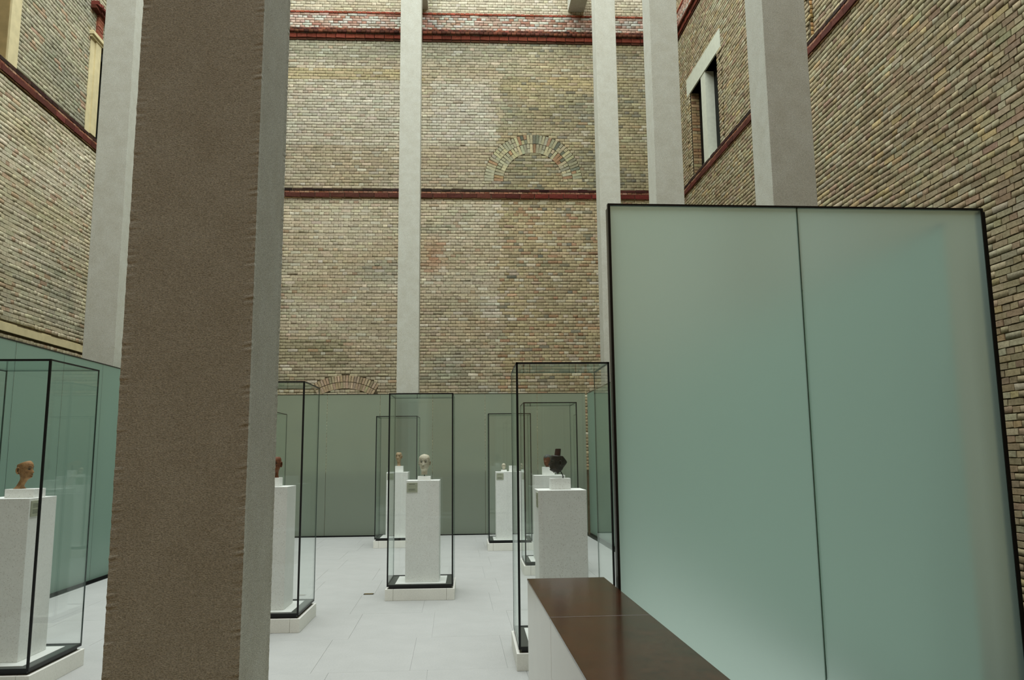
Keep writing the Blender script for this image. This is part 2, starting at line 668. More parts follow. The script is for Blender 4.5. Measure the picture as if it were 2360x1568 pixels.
XL, XR = -8.26, 6.34
BACK_S = -0.02                                     # the back wall runs a hair off square
FB = Frame((0, 21.18, 0), (1, BACK_S, 0), (BACK_S, -1, 0))      # u is about X
FL = Frame((XL, 0, 0), (0, 1, 0), (1, 0, 0))       # u is Y
FR = Frame((XR, 0, 0), (0, 1, 0), (-1, 0, 0))
CORN0, CORN1 = 8.61, 8.895
BAND0, BAND1 = 13.215, 14.10

# columns that hide the back wall (pixels), used only to choose which bricks are separate parts


def seen_score(frame, boxes_px):
    def f(q, i):
        if len(q) > 4 and not q[4]:
            return 0.0
        p = project(frame.p((q[0] + q[1]) / 2, (q[2] + q[3]) / 2, 0))
        if p is None:
            return 0.0
        for x0, x1, y0, y1 in boxes_px:
            if x0 < p[0] < x1 and y0 < p[1] < y1:
                a = frame.p(q[0], q[2], 0); b = frame.p(q[1], q[2], 0)
                pa, pb = project(a), project(b)
                if pa is None or pb is None:
                    return 0.0
                return abs(pb[0] - pa[0]) * (q[3] - q[2]) / p[2]
        return 0.0
    return f


# --- back wall
ARC_U, ARC_Z = 2.172, 9.13
ARC_R = (0.83, 1.10, 1.37)
AR2_U, AR2_Z = -2.88, 2.05
AR2_R = (1.34, 1.70)


def back_holes(z):
    h = []
    dz = z - ARC_Z
    if -0.02 < dz < ARC_R[2]:
        ro = math.sqrt(ARC_R[2] ** 2 - dz * dz)
        ri = math.sqrt(max(0, ARC_R[0] ** 2 - dz * dz))
        h += [(ARC_U - ro, ARC_U - ri), (ARC_U + ri, ARC_U + ro)]
    dz = z - AR2_Z
    if 1.0 < dz < AR2_R[1]:
        ro = min(0.82, math.sqrt(AR2_R[1] ** 2 - dz * dz))
        ri = math.sqrt(max(0, AR2_R[0] ** 2 - dz * dz))
        if ro > ri:
            h += [(AR2_U - ro, AR2_U - ri), (AR2_U + ri, AR2_U + ro)]
    return h


wall_back = wall_plane('wall_back', [(-8.5, 6.6, -4.5, 19.4, 0.0)], FB, M['mortar'])
SKIPB = [(CORN0, CORN1), (BAND0, BAND1)]
qs = lay_rows(-8.26, 6.34, 1.2, 15.4, back_holes, SKIPB)
build_brickwork(wall_back, FB, qs, back_colour, 0.009,
                seen_score(FB, [(662, 908, 466, 800), (982, 1150, 466, 700), (982, 1360, 110, 300)]))
# the blind arches: turned bricks, kept joined with the wall they sit in
aq, ac = [], []
for r0, r1, in ((ARC_R[0], ARC_R[1]), (ARC_R[1], ARC_R[2])):
    n = int(math.pi * (r0 + r1) / 2 / 0.0835)
    for i in range(n):
        a = math.pi * (i + 0.5) / n
        rm = (r0 + r1) / 2
        w = math.pi * rm / n - 0.010
        pieces = [(rm, r1 - r0 - 0.012)]
        if random.random() < 0.35:
            pieces = [(r0 + (r1 - r0) * 0.25, (r1 - r0) / 2 - 0.012), (r0 + (r1 - r0) * 0.75, (r1 - r0) / 2 - 0.012)]
        for rr, ln in pieces:
            u, z = ARC_U + rr * math.cos(a), ARC_Z + rr * math.sin(a)
            c = mixc(T(166, 158, 124), GREYG, random.random())
            if a < 1.9 and random.random() < 0.3:
                c = mixc(DARK, c, random.random() * 0.6)
            if random.random() < 0.1:
                c = mixc(c, RUST, 0.6)
            single = (u - ln / 2, u + ln / 2, z - w / 2, z + w / 2, True, a)
            aq.append(single); ac.append(vary(tuple(w * 0.78 for w in c), 0.1))
arch = struct(bpy.data.objects.new('trim_1', None)); C.objects.link(arch)
for q, c in zip(aq, ac):
    single_brick(FB, q, arch, 0.016, c)
arch2 = struct(bpy.data.objects.new('trim_2', None)); C.objects.link(arch2)
n = 24
for i in range(n):
    a = math.pi / 2 + (i + 0.5 - n / 2) * (1.10 / n)
    rm = sum(AR2_R) / 2
    w = rm * 1.10 / n - 0.010
    for rr, ln in ((AR2_R[0] + 0.09, 0.165), (AR2_R[0] + 0.27, 0.165)):
        u, z = AR2_U + rr * math.cos(a), AR2_Z + rr * math.sin(a)
        single_brick(FB, (u - ln / 2, u + ln / 2, z - w / 2, z + w / 2, True, a), arch2, 0.016, vary(tuple(w * 0.74 for w in mixc(PINK, TAN, random.random())), 0.14))


def row_trim(parent, frame, u0, u1, za, zb, L, proud, colour, base=0.0, jit=0.0, single=True, store=None, off=0.0):
    u = u0 - off
    while u < u1:
        a, b = max(u, u0), min(u + L, u1)
        if b - a > 0.03:
            q = (a + 0.005, b - 0.005, za + 0.003, zb - 0.003 - random.random() * jit, True)
            if single:
                single_brick(frame, q, parent, proud * random.uniform(0.92, 1.05), colour(u, za), depth_base=base)
            else:
                store.append((q, colour(u, za), proud * random.uniform(0.85, 1.1), base))
        u += L


def mid_cornice(name, frame, u0, u1, reddish):
    t = struct(boxes_in_frame(name, frame, [(u0, u1, CORN0 + 0.006, CORN1 - 0.004, -0.02, 0.03)], M['mortar']))
    row_trim(t, frame, u0, u1, 8.808, 8.900, 0.27, 0.048, lambda u, z: vary(mixc(T(40, 30, 23), T(56, 27, 22), reddish(u)), 0.3), jit=0.03)
    row_trim(t, frame, u0, u1, 8.758, 8.808, 0.1325, 0.042, lambda u, z: vary(mixc(T(112, 70, 52), T(132, 104, 84), random.random()), 0.14))
    row_trim(t, frame, u0, u1, 8.628, 8.758, 0.40, 0.056, lambda u, z: vary(mixc(T(68, 38, 30), T(82, 34, 27), reddish(u)), 0.16))
    row_trim(t, frame, u0, u1, 8.602, 8.630, 0.27, 0.036, lambda u, z: vary(T(96, 74, 48), 0.15))
    return t


def boxes_in_frame(name, frame, bs, mat, parent=None):
    V, Fc = [], []
    for u0, u1, z0, z1, d0, d1 in bs:
        k = len(V)
        for a in (d1, d0):
            V += [frame.p(u0, z0, a), frame.p(u1, z0, a), frame.p(u1, z1, a), frame.p(u0, z1, a)]
        Fc += [tuple(i + k for i in f) for f in BOXF]
    me = new_mesh(name, V, Fc)
    bm = bmesh.new(); bm.from_mesh(me)
    bmesh.ops.recalc_face_normals(bm, faces=bm.faces[:])
    bm.to_mesh(me); bm.free()
    return link(name, me, mat, parent)


mid_cornice('trim_3', FB, -8.2, 6.28, lambda u: smooth(u, 0.5, 2.5))


def upper_band(name, frame, u0, u1):
    t = struct(boxes_in_frame(name, frame, [(u0, u1, BAND0 + 0.01, BAND1 - 0.005, -0.02, 0.012)], M['mortar']))
    red = lambda u, z: vary(mixc(RED, T(110, 60, 40), random.random() * 0.7), 0.15)
    row_trim(t, frame, u0, u1, 14.035, 14.10, 0.1325, 0.05, red)
    st = []
    def mottled(u, z):
        r = random.random()
        c = mixc(T(168, 150, 136), T(150, 116, 98), random.random())
        if r < 0.17:
            c = mixc(LRED, RED, random.random() * 0.35)
        elif r < 0.46:
            c = T(166, 164, 152)
        elif r < 0.50:
            c = T(124, 110, 96)
        return vary(tuple(v * 0.72 for v in mixc(c, T(168, 158, 144), max(0, nz(u, z * 3, 1.2, 4.4)) * 1.2)), 0.1)
    for r in range(6):
        z = 13.575 + r * 0.0765
        row_trim(t, frame, u0, u1, z, z + 0.0765, 0.265 if r % 2 else 0.1325, 0.03, mottled, single=False, store=st, off=0.13 * (r % 3) / 2)
    for r in range(2):
        z = 13.405 + r * 0.085
        row_trim(t, frame, u0, u1, z, z + 0.085, 0.1325, 0.05, lambda u, z: vary(mixc(T(56, 32, 24), T(84, 48, 34), random.random()), 0.25), base=0.03 + 0.05 * (1 - r), single=False, store=st, off=0.066 * r)
    row_trim(t, frame, u0, u1, 13.275, 13.405, 0.27, 0.07, lambda u, z: vary(T(94, 46, 34), 0.14))
    row_trim(t, frame, u0, u1, 13.215, 13.275, 0.27, 0.04, lambda u, z: vary(T(58, 36, 24), 0.2))
    joined_bricks('mottled_brickwork', frame, [s[0] for s in st], [s[1] for s in st], [s[2] for s in st], t, [s[3] for s in st])
    return t


upper_band('trim_4', FB, -8.2, 6.28)

# --- right wall, with its double window and a shallow niche above the cornice near the court's front
WIN = dict(l0=17.40, l1=20.115, z0=8.90, lz0=11.22, lz1=11.70, a0=17.67, a1=18.60, b0=18.95, b1=19.87)
NICHE_Y, NICHE_D = 12.85, -0.065


def right_holes(z):
    if WIN['lz0'] < z < WIN['lz1']:
        return [(WIN['l0'], WIN['l1'])]
    if WIN['z0'] < z <= WIN['lz0']:
        return [(WIN['a0'], WIN['b1'])]
    return []


wall_right = wall_plane('wall_right', [
    (-3.6, 21.3, -4.5, CORN1, 0.0), (NICHE_Y, WIN['a0'], CORN1, 19.4, 0.0), (-3.6, NICHE_Y, CORN1, 19.4, NICHE_D),
    (WIN['b1'], 21.3, CORN1, 19.4, 0.0), (WIN['a0'], WIN['b1'], WIN['lz0'], 19.4, 0.0)], FR, M['mortar'])
qs = lay_rows(5.0, 21.05, -0.9, 15.4, right_holes, SKIPB)
base = []
for q in qs:
    um, zm = (q[0] + q[1]) / 2, (q[2] + q[3]) / 2
    b = 0.0
    if zm > CORN1 and um < NICHE_Y:
        b = NICHE_D
    if WIN['z0'] < zm < WIN['lz0'] and (WIN['l0'] < um < WIN['a0'] or WIN['b1'] < um < WIN['l1']):
        b = 0.02
    base.append(b)
qs = [(q[0] + 0.0012, q[1] - 0.0012, q[2] + 0.0015, q[3] - 0.0015, q[4]) for q in qs]
build_brickwork(wall_right, FR, qs, right_colour, 0.018, seen_score(FR, [(2285, 2358, 300, 1300), (2050, 2358, 20, 470)]), base)
# bricks of the return where the niche starts
step = Frame((XR, NICHE_Y, 0), (1, 0, 0), (0, -1, 0))
nq = [(0.002, 0.07, CORN1 + r * COURSE + 0.005, CORN1 + (r + 1) * COURSE - 0.005, True) for r in range(75)]
joined_bricks('return_brickwork', step, nq, [vary(T(134, 108, 70), 0.2) for _ in nq], [0.012] * len(nq), wall_right)
mid_cornice('trim_5', FR, 5.2, 21.0, lambda u: 0.2 + 0.3 * nz(u, 0, 0.8, 1.0))
upper_band('trim_6', FR, 11.0, 21.0)

window_1 = struct(bpy.data.objects.new('window_1', None)); C.objects.link(window_1)
W_D = -0.27
lintel = boxes_in_frame('lintel', FR, [(WIN['l0'], WIN['l1'], WIN['lz0'], WIN['lz1'], W_D, 0.035)], M['pale_concrete'], window_1)
boxes_in_frame('mullion', FR, [(WIN['a1'], WIN['b0'], WIN['z0'] - 0.03, WIN['lz0'], W_D, 0.02)], M['pale_concrete'], window_1)
for a, b in ((WIN['a0'], WIN['a1']), (WIN['b0'], WIN['b1'])):
    boxes_in_frame('pane', FR, [(a, b, WIN['z0'], WIN['lz0'], W_D - 0.03, W_D + 0.06)], M['dark_glass'], window_1)
boxes_in_frame('sill', FR, [(WIN['a0'], WIN['b1'], WIN['z0'] - 0.06, WIN['z0'] + 0.01, W_D, 0.02)], M['pale_concrete'], window_1)
for u, sgn in ((WIN['b1'], -1), (WIN['a0'], 1)):
    boxes_in_frame('jamb', FR, [(u - 0.10 if sgn > 0 else u, u if sgn > 0 else u + 0.10, WIN['z0'], WIN['lz0'], W_D, -0.01)], M['mortar'], window_1)
    fj = Frame((XR, u, 0), (1, 0, 0), (0, sgn, 0))
    for r in range(28):
        za = WIN['z0'] + r * COURSE
        cuts = (0.0, 0.265) if r % 2 else (0.0, 0.1325, 0.265)
        for p, q in zip(cuts[:-1], cuts[1:]):
            if za + COURSE > WIN['lz0'] + 0.02:
                continue
            single_brick(fj, (p + 0.006, q - 0.006, za + 0.005, za + COURSE - 0.005, True), window_1, 0.02, vary(mixc(T(112, 84, 60), T(122, 108, 80), random.random()), 0.13))

# --- left wall
LW = [(12.3, 14.38, 8.90, 13.0), (17.95, 19.7, 8.90, 11.3)]


def left_holes(z):
    h = []
    if CORN1 - 0.01 < z < 13.2:
        h.append((12.3, 14.70))
    if CORN1 - 0.01 < z < 11.25:
        h.append((17.5, 20.1))
    if 3.945 < z < 4.13:
        h.append((0, 30))
    return h


wall_left = wall_plane('wall_left', [
    (-3.6, 21.5, -4.5, CORN1, 0.0), (-3.6, 12.3, CORN1, 19.4, 0.0), (14.38, 17.95, CORN1, 19.4, 0.0), (19.7, 21.5, CORN1, 19.4, 0.0),
    (12.3, 14.38, 13.0, 19.4, 0.0), (17.95, 19.7, 11.3, 19.4, 0.0)], FL, M['mortar'])
qs = lay_rows(9.0, 21.4, 1.9, 15.4, left_holes, SKIPB)
build_brickwork(wall_left, FL, qs, left_colour, 0.018, seen_score(FL, [(2, 190, 330, 770)]))
mid_cornice('trim_7', FL, 9.0, 21.3, lambda u: 0.3)
upper_band('trim_8', FL, 13.0, 21.3)
ledge = struct(boxes_in_frame('trim_9', FL, [(9.0, 21.3, 3.95, 4.10, -0.05, 0.045)], M['cream']))
rag = []
u = 9.0
while u < 21.3:
    w = random.uniform(0.12, 0.4)
    rag.append((u, min(21.3, u + w), 4.095, 4.10 + random.uniform(0.0, 0.02), -0.02, 0.03))
    u += w
boxes_in_frame('render_edge', FL, rag, M['cream'], ledge)['kind'] = 'stuff'

window_2 = struct(bpy.data.objects.new('window_2', None)); C.objects.link(window_2)
boxes_in_frame('surround', FL, [(14.38, 14.70, CORN1, 13.2, -0.10, 0.035)], M['cream'], window_2)
boxes_in_frame('reveal', FL, [(14.36, 14.40, CORN1, 13.0, -0.60, 0.0)], M['shaded_plaster'], window_2)
boxes_in_frame('head', FL, [(12.3, 14.70, 13.0, 13.2, -0.60, 0.035)], M['cream'], window_2)
boxes_in_frame('sill', FL, [(12.3, 14.38, CORN1 - 0.05, CORN1 + 0.01, -0.60, 0.03)], M['shaded_plaster'], window_2)
boxes_in_frame('pane', FL, [(12.3, 14.38, CORN1, 13.0, -0.64, -0.58)], M['shaded_plaster'], window_2)

window_3 = struct(bpy.data.objects.new('window_3', None)); C.objects.link(window_3)
boxes_in_frame('pilaster', FL, [(17.50, 17.70, CORN1, 11.09, -0.10, 0.03), (17.70, 17.96, CORN1, 11.09, -0.10, 0.06)], M['cream'], window_3)
boxes_in_frame('capital', FL, [(17.44, 18.0, 11.09, 11.14, -0.05, 0.08), (17.42, 18.03, 11.14, 11.20, -0.05, 0.12), (17.46, 18.0, 11.20, 11.25, -0.05, 0.09)], M['cream'], window_3)
boxes_in_frame('pane', FL, [(17.96, 19.7, CORN1, 11.3, -0.50, -0.42)], M['dark_glass'], window_3)
for r in range(7):
    za = 11.255 + r * 0.0765
    single_brick(FL, (17.72, 17.98, za + 0.004, za + 0.0725, True), window_3, 0.07, vary(T(112, 68, 52), 0.12))
for i in range(16):
    a = 17.40 + i * 0.1325
    single_brick(FL, (a + 0.004, a + 0.129, 11.76, 11.84, True), window_3, 0.14, vary(T(70, 34, 24), 0.15))
    single_brick(FL, (a + 0.004, a + 0.129, 11.84, 11.93, True), window_3, 0.19, vary(T(84, 40, 32), 0.12))

# --- the wall behind the camera and the ceiling
wall_front = struct(boxes('wall_front', [(-8.6, 6.7, -3.8, -3.55, -4.5, 19.4)], plain('front_wall_plaster', (0.20, 0.10, 0.03), 0.9, 0.1)))
ceiling = struct(boxes('ceiling', [(-8.6, 6.7, -3.8, 21.6, 19.5, 19.7)], M['roof']))
boxes('roof_edge', [(-8.6, 6.7, -3.8, -3.2, 18.7, 19.5)], M['roof'], ceiling)
struct(boxes('trim_10', [(-8.6, -8.26, -3.6, 21.5, 19.0, 19.5), (6.34, 6.7, -3.6, 21.5, 19.0, 19.5), (-8.3, 6.4, 21.3, 21.6, 19.0, 19.5)], M['roof']))
lower = struct(boxes('floor_lower', [(-8.6, 6.7, -3.8, 21.6, -4.7, -4.5)], M['terrazzo']))

# ------------------------------------------------------------------ columns and beams
COLS = [(-0.998, 3.26, 'nearest thick square concrete column, its shadowed front filling the left foreground'),
        (-5.29, 12.38, 'square concrete column half hidden behind the nearest column, by the left glass wall'),
        (-0.998, 17.16, 'slender square concrete column standing alone at the middle of the back glass wall'),
        (3.465, 17.16, 'square concrete column at the right back corner, just left of the framed glass screen'),
        (3.465, 12.38, 'square concrete column in the middle of the right hand row above the screen'),
        (3.465, 7.83, 'square concrete column of the right hand row nearest the camera, above the screen')]
HW = 0.2325


def column_mesh(rough):
    nx, nzv = (13, 480) if rough else (2, 2)
    if not rough:
        bm = bmesh.new()
        bmesh.ops.create_cube(bm, size=1.0)
        for v in bm.verts:
            v.co.x *= 2 * HW; v.co.y *= 2 * HW; v.co.z = (v.co.z + 0.5) * 19.3
        bmesh.ops.bevel(bm, geom=[e for e in bm.edges if abs(e.verts[0].co.z - e.verts[1].co.z) > 1], offset=0.006, segments=2, profile=0.5, affect='EDGES')
        me = bpy.data.meshes.new('column'); bm.to_mesh(me); bm.free()
        return me
    ring = []
    for s in range(4):
        for i in range(12):
            t = -HW + 2 * HW * i / 12
            ring.append([(t, -HW), (HW, t), (-t, HW), (-HW, -t)][s])
    V, Fc = [], []
    zs = np.concatenate([[0.0], np.linspace(4.0, 9.5, 460), [19.3]])
    for z in zs:
        for x, y in ring:
            n = Vector((x, y, z))
            k = 0.0008 * noise.noise(n * 28) + 0.0018 * noise.noise(n * 90)
            cx = 1.0 if abs(x) > HW - 1e-6 else 0.0; cy = 1.0 if abs(y) > HW - 1e-6 else 0.0
            if cx and cy:
                k -= 0.003
            if not (cx and cy):
                k = 0.0
            V.append((x + math.copysign(k, x) * cx, y + math.copysign(k, y) * cy, z))
    nr = len(ring)
    for j in range(len(zs) - 1):
        for i in range(nr):
            a = j * nr + i; b = j * nr + (i + 1) % nr
            Fc.append((a, b, b + nr, a + nr))
    Fc.append(tuple(range(nr))[::-1]); Fc.append(tuple(len(V) - nr + i for i in range(nr)))
    return new_mesh('column', V, Fc)


me_plain = column_mesh(False); me_plain.materials.append(M['column'])
me_rough = column_mesh(True); me_rough.materials.append(M['column'])
for i, (x, y, lb) in enumerate(COLS):
    o = link('column', me_rough if i == 0 else me_plain, None, None, (x, y, -4.5))
    tag(o, lb, 'column')
struct(o)if False else None
for x, lb in ((-0.998, 'dark concrete beam end meeting the back wall beside the slender middle column'), (3.465, 'dark concrete beam end meeting the back wall left of the right corner column')):
    o = boxes('roof_beam', [(x - HW, x + HW, 17.40, 21.35, 14.22, 14.80)], M['column'], bevel=0.006)
    tag(o, lb, 'beam')

# ------------------------------------------------------------------ platform floor of slabs
floor = struct(boxes('floor', [(-4.72, 2.66, -3.5, 16.72, -0.40, -0.004)], M['joint']))
ROWY = [-3.3, -2.18, -1.06, 0.06, 1.18, 2.30, 3.42, 4.54, 5.66]
ROWY = [6.347 - 1.12 * k for k in range(8, 0, -1)] + [6.347, 7.459, 8.612, 9.74, 10.86, 11.98, 13.10, 14.22, 15.34, 16.46, 16.72]
slab_cache = {}
for r in range(len(ROWY) - 1):
    y0, y1 = ROWY[r], ROWY[r + 1]
    start = (-0.337 if (r % 2 == 0) else -0.203) - 0.74 * 7
    x = start
    while x < 2.66:
        a, b = max(x, -4.72), min(x + 0.74, 2.66)
        if b - a > 0.05:
            key = (round(b - a, 3), round(y1 - y0, 3), y1 < 3.5)
            if key not in slab_cache:
                w, d = (b - a) / 2 - 0.0010, (y1 - y0) / 2 - 0.0004
                V = [(-w, -d, -0.012), (w, -d, -0.012), (w, d, -0.012), (-w, d, -0.012), (-w, -d, 0), (w, -d, 0), (w, d, 0), (-w, d, 0)]
                slab_cache[key] = new_mesh('slab', V, BOXF[1:]); slab_cache[key].materials.append(M['dark_slab' if y1 < 3.5 else 'terrazzo'])
            link('slab', slab_cache[key], None, floor, ((a + b) / 2, (y0 + y1) / 2, random.uniform(-0.0006, 0)))
        x += 0.74
o = thing('floor_socket', 'small brass lidded socket set flush in the pale floor, left of the central case', 'floor socket', (-1.01, 9.81, 0))
boxes('frame', [(-0.058, 0.058, -0.04, 0.04, -0.005, 0.003)], M['dark_grey'], o)
boxes('lid', [(-0.05, 0.05, -0.032, 0.032, 0.0, 0.005)], M['brass'], o)

# ------------------------------------------------------------------ etched glass walls round the platform


def glass_wall(name, label, frame, joints, u0, u1, z1, mat='frosted_side', gap=0.12, strips=True):
    t = thing(name, label, 'glass wall')
    boxes_in_frame('base_channel', frame, [(u0, u1, -0.06, -0.03, -0.02, gap + 0.01), (u0, u1, -0.03, 0.012, -0.02, 0.004)], M['black'], t)
    boxes_in_frame('top_edge', frame, [(u0, u1, z1, z1 + 0.012, -0.02, 0.004)], M['black'], t)
    e = [u0] + sorted(j for j in joints if u0 < j < u1) + [u1]
    for a, b in zip(e[:-1], e[1:]):
        etched_front(boxes_in_frame('pane', frame, [(a + 0.0035, b - 0.0035, 0.013, z1 - 0.001, -0.018, 0.0)], M[mat], t), 0)
    if strips:
        boxes_in_frame('joint_strip', frame, [(j - 0.003, j + 0.003, 0.04, z1 - 0.002, -0.016, -0.001) for j in e[1:-1]], M['edge_glass'], t)
    return t


FGB = Frame((0, 16.83, 0), (1, -0.03, 0), (-0.03, -1, 0))
glass_wall('etched_glass_wall', 'long frosted grey green glass wall closing the far end of the platform', FGB,
           [0.637 - 1.1 * k for k in range(-2, 6)], -4.80, 2.765, 2.90, 'frosted', 0.05, False)
FGL = Frame((-4.84, 0, 0), (0, 1, 0), (1, 0, 0))
glass_wall('etched_glass_wall', 'frosted teal green glass wall along the left side of the platform', FGL,
           [11.29 + 1.1 * k for k in range(-9, 6)], 2.5, 16.90, 2.90)
FGR = Frame((2.80, 0, 0), (0, 1, 0), (-1, 0, 0))
glass_wall('etched_glass_wall', 'frosted green glass wall along the right side, mostly hidden behind the screen', FGR,
           [11.29 + 1.1 * k for k in range(-9, 6)], 4.30, 16.70, 2.89)

# ------------------------------------------------------------------ framed glass screen on the right
PY = 4.12
scr = thing('glass_screen', 'large frosted green two pane glass screen in a thin black frame at right', 'screen', (1.90, PY, 0))
X0, X1, JX = 0.826 - 1.90, 2.956 - 1.90, 1.883 - 1.90
SH = 2.950
for a, b in ((X0 + 0.012, JX - 0.004), (JX + 0.004, X1 - 0.012)):
    etched_front(boxes('pane', [(a, b, 0.0, 0.014, 0.03, SH - 0.010)], M['frosted_screen'], scr), 2)
boxes('joint_strip', [(JX - 0.004, JX + 0.004, 0.003, 0.012, 0.03, SH - 0.01)], plain('silicone_green', (0.10, 0.20, 0.16), 0.4, 0.4), scr)
boxes('top_rail', [(X0, X1, -0.006, 0.020, SH - 0.010, SH)], M['black'], scr)
boxes('bottom_rail', [(X0, X1, -0.006, 0.03, 0.0, 0.03)], M['black'], scr)
boxes('left_upright', [(X0, X0 + 0.013, -0.006, 0.02, 0.03, SH - 0.010)], M['black'], scr)
boxes('left_fin', [(X0, X0 + 0.010, 0.02, 0.055, 0.0, SH - 0.02)], M['grey_steel'], scr)
boxes('right_upright', [(X1 - 0.013, X1, -0.006, 0.02, 0.03, SH - 0.010)], M['black'], scr)
boxes('rear_post', [(X1 - 0.012, X1 + 0.030, 0.022, 0.07, 0.0, SH - 0.012)], M['black'], scr)

# ------------------------------------------------------------------ parapet with bronze cap
PX0, PX1, PEND = 0.385, 0.800, 4.365
par = thing('parapet', 'low smooth pale stone parapet topped with dark red brown bronze, lower right', 'parapet', (0.59, 2.5, 0))
ox, oy = 0.59, 2.5
for a, b in ((-0.6, 1.13), (1.133, 3.325), (3.328, PEND - 0.004)):
    boxes('stone_panel', [(PX0 + 0.002 - ox, PX1 - 0.002 - ox, a - oy, b - oy, 0.0, 0.939)], M['polished'], par, bevel=0.0015)
for a, b in ((-0.6, 1.13), (1.133, 3.335), (3.338, PEND)):
    boxes('bronze_cap', [(PX0 - ox, PX1 - ox, a - oy, b - oy, 0.940, 0.950)], M['bronze'], par, bevel=0.0012)

# ------------------------------------------------------------------ display cases
CW, CD, CZ0, CZ1 = 0.745, 0.765, 0.158, 2.333
RZ = -0.02


def case_parts(t):
    w, d = CW / 2, CD / 2
    bw, bd = w + 0.017, d + 0.017
    e = 0.092
    # stone base of slabs: front, back and the two sides with the corner pieces the joints show
    boxes('base_slab', [(-bw + e, bw - e, -bd, bd, 0.0, 0.125)], M['base_stone'], t, bevel=0.002)
    for s in (-1, 1):
        a, b = (-bw, -bw + e - 0.002) if s < 0 else (bw - e + 0.002, bw)
        boxes('base_slab', [(a, b, -bd, bd, 0.0, 0.125)], M['base_stone'], t, bevel=0.002)
    boxes('plinth', [(-w + 0.022, w - 0.022, -d + 0.022, d - 0.022, 0.125, 0.160)], M['black'], t)
    boxes('bottom_frame', [(-w, w, -d, -d + 0.012, 0.150, 0.170), (-w, w, d - 0.012, d, 0.150, 0.170),
                           (-w, -w + 0.012, -d, d, 0.150, 0.170), (w - 0.012, w, -d, d, 0.150, 0.170)], M['black'], t)
    boxes('lining', [(-w + 0.012, w - 0.012, -d + 0.012, d - 0.012, 0.158, 0.164)], M['dark_grey'], t)
    boxes('inner_floor', [(-w + 0.085, w - 0.085, -d + 0.085, d - 0.085, 0.164, 0.168)], M['white_plate'], t)
    g = 0.008
    z0 = 0.170
    for b in ((-w + g, w - g, -d, -d + g, z0, CZ1 - g), (-w + g, w - g, d - g, d, z0, CZ1 - g),
              (-w, -w + g, -d, d, z0, CZ1 - g), (w - g, w, -d, d, z0, CZ1 - g)):
        boxes('glass_pane', [b], M['clear'], t)
    boxes('glass_top', [(-w, w, -d, d, CZ1 - g, CZ1 - 0.0005)], M['clear'], t)
    f = 0.0155
    for s in (-1, 1):
        a, b = (-w - 0.001, -w + f) if s < 0 else (w - f, w + 0.001)
        boxes('front_edge', [(a, b, -d - 0.002, -d + 0.004, 0.150, CZ1)], M['black'], t)
        a, b = (-w - 0.001, -w + 0.004) if s < 0 else (w - 0.004, w + 0.001)
        boxes('side_edge', [(a, b, -d - 0.002, -d + 0.010, 0.150, CZ1)], M['black'], t)
        a, b = (-w - 0.0008, -w + 0.007) if s < 0 else (w - 0.007, w + 0.0008)
        boxes('rear_edge', [(a, b, d - 0.009, d + 0.0008, 0.165, CZ1 - 0.002)], M['edge_glass'], t)
        boxes('top_side_edge', [(a, b, -d, d, CZ1 - 0.011, CZ1 + 0.0005)], M['black'], t)
    boxes('top_front_edge', [(-w, w, -d - 0.002, -d + 0.008, CZ1 - 0.014, CZ1 + 0.001)], M['black'], t)
    boxes('top_rear_edge', [(-w, w, d - 0.008, d + 0.0008, CZ1 - 0.008, CZ1)], M['edge_glass'], t)


def copy_tree(o, parent=None):
    c = o.copy(); C.objects.link(c)
    if parent is not None:
        c.parent = parent
    for ch in [x for x in bpy.data.objects if x.parent == o]:
        copy_tree(ch, c)
    return c


CASES = {  # front left corner of the glass
    'centre': (-0.755, 9.33), 'right': (0.492, 6.25), 'left': (-2.183, 7.80), 'near_left': (-3.685, 6.02),
    'rear_mid': (-1.413, 14.60), 'rear_right': (0.588, 13.90), 'right_back': (0.960, 11.03), 'left_back': (-3.595, 13.05)}
CLAB = {
    'centre': 'tall glass display case in the middle of the floor, holding the pale frontal head',
    'right': 'tall glass display case behind the parapet, holding the black head',
    'left': 'tall glass display case half hidden by the nearest column, holding the red brown head',
    'near_left': 'large near glass display case cut off by the left edge, holding the yellow brown head',
    'rear_mid': 'glass display case far behind and left of the central case, by the back glass wall',
    'rear_right': 'farthest right glass display case by the back wall, holding a tiny pale head',
    'right_back': 'glass display case seen through the black head\'s case, holding the red and grey head',
    'left_back': 'glass display case sliver just right of the nearest column, behind the red brown head'}
proto = None
for k, (x, y) in CASES.items():
    cx, cy = x + CW / 2, y + CD / 2
    if proto is None:
        proto = thing('display_case', CLAB[k], 'display case', (cx, cy, 0), RZ, 'glass display cases')
        case_parts(proto)
        o = proto
    else:
        o = copy_tree(proto)
        o.location = (cx, cy, 0); o['label'] = CLAB[k]

# ------------------------------------------------------------------ pedestals, blocks and caption plates
PED_Z0, PED_Z1, PW = 0.169, 1.322, 0.195
PLAB = {
    'centre': 'speckled white stone pedestal inside the central glass case',
    'right': 'speckled beige stone pedestal inside the glass case behind the parapet',
    'left': 'white stone pedestal inside the case cut by the nearest column, under the red brown head',
    'near_left': 'white stone pedestal inside the near case at the left edge',
    'rear_mid': 'pale stone pedestal inside the case behind and left of the central one',
    'rear_right': 'pale stone pedestal inside the farthest right case, carrying two small blocks',
    'right_back': 'pale stone pedestal behind the black head, under the red and grey head',
    'left_back': 'pale stone pedestal in the far left case, hidden behind the red brown head\'s pedestal'}
PCEN = {}


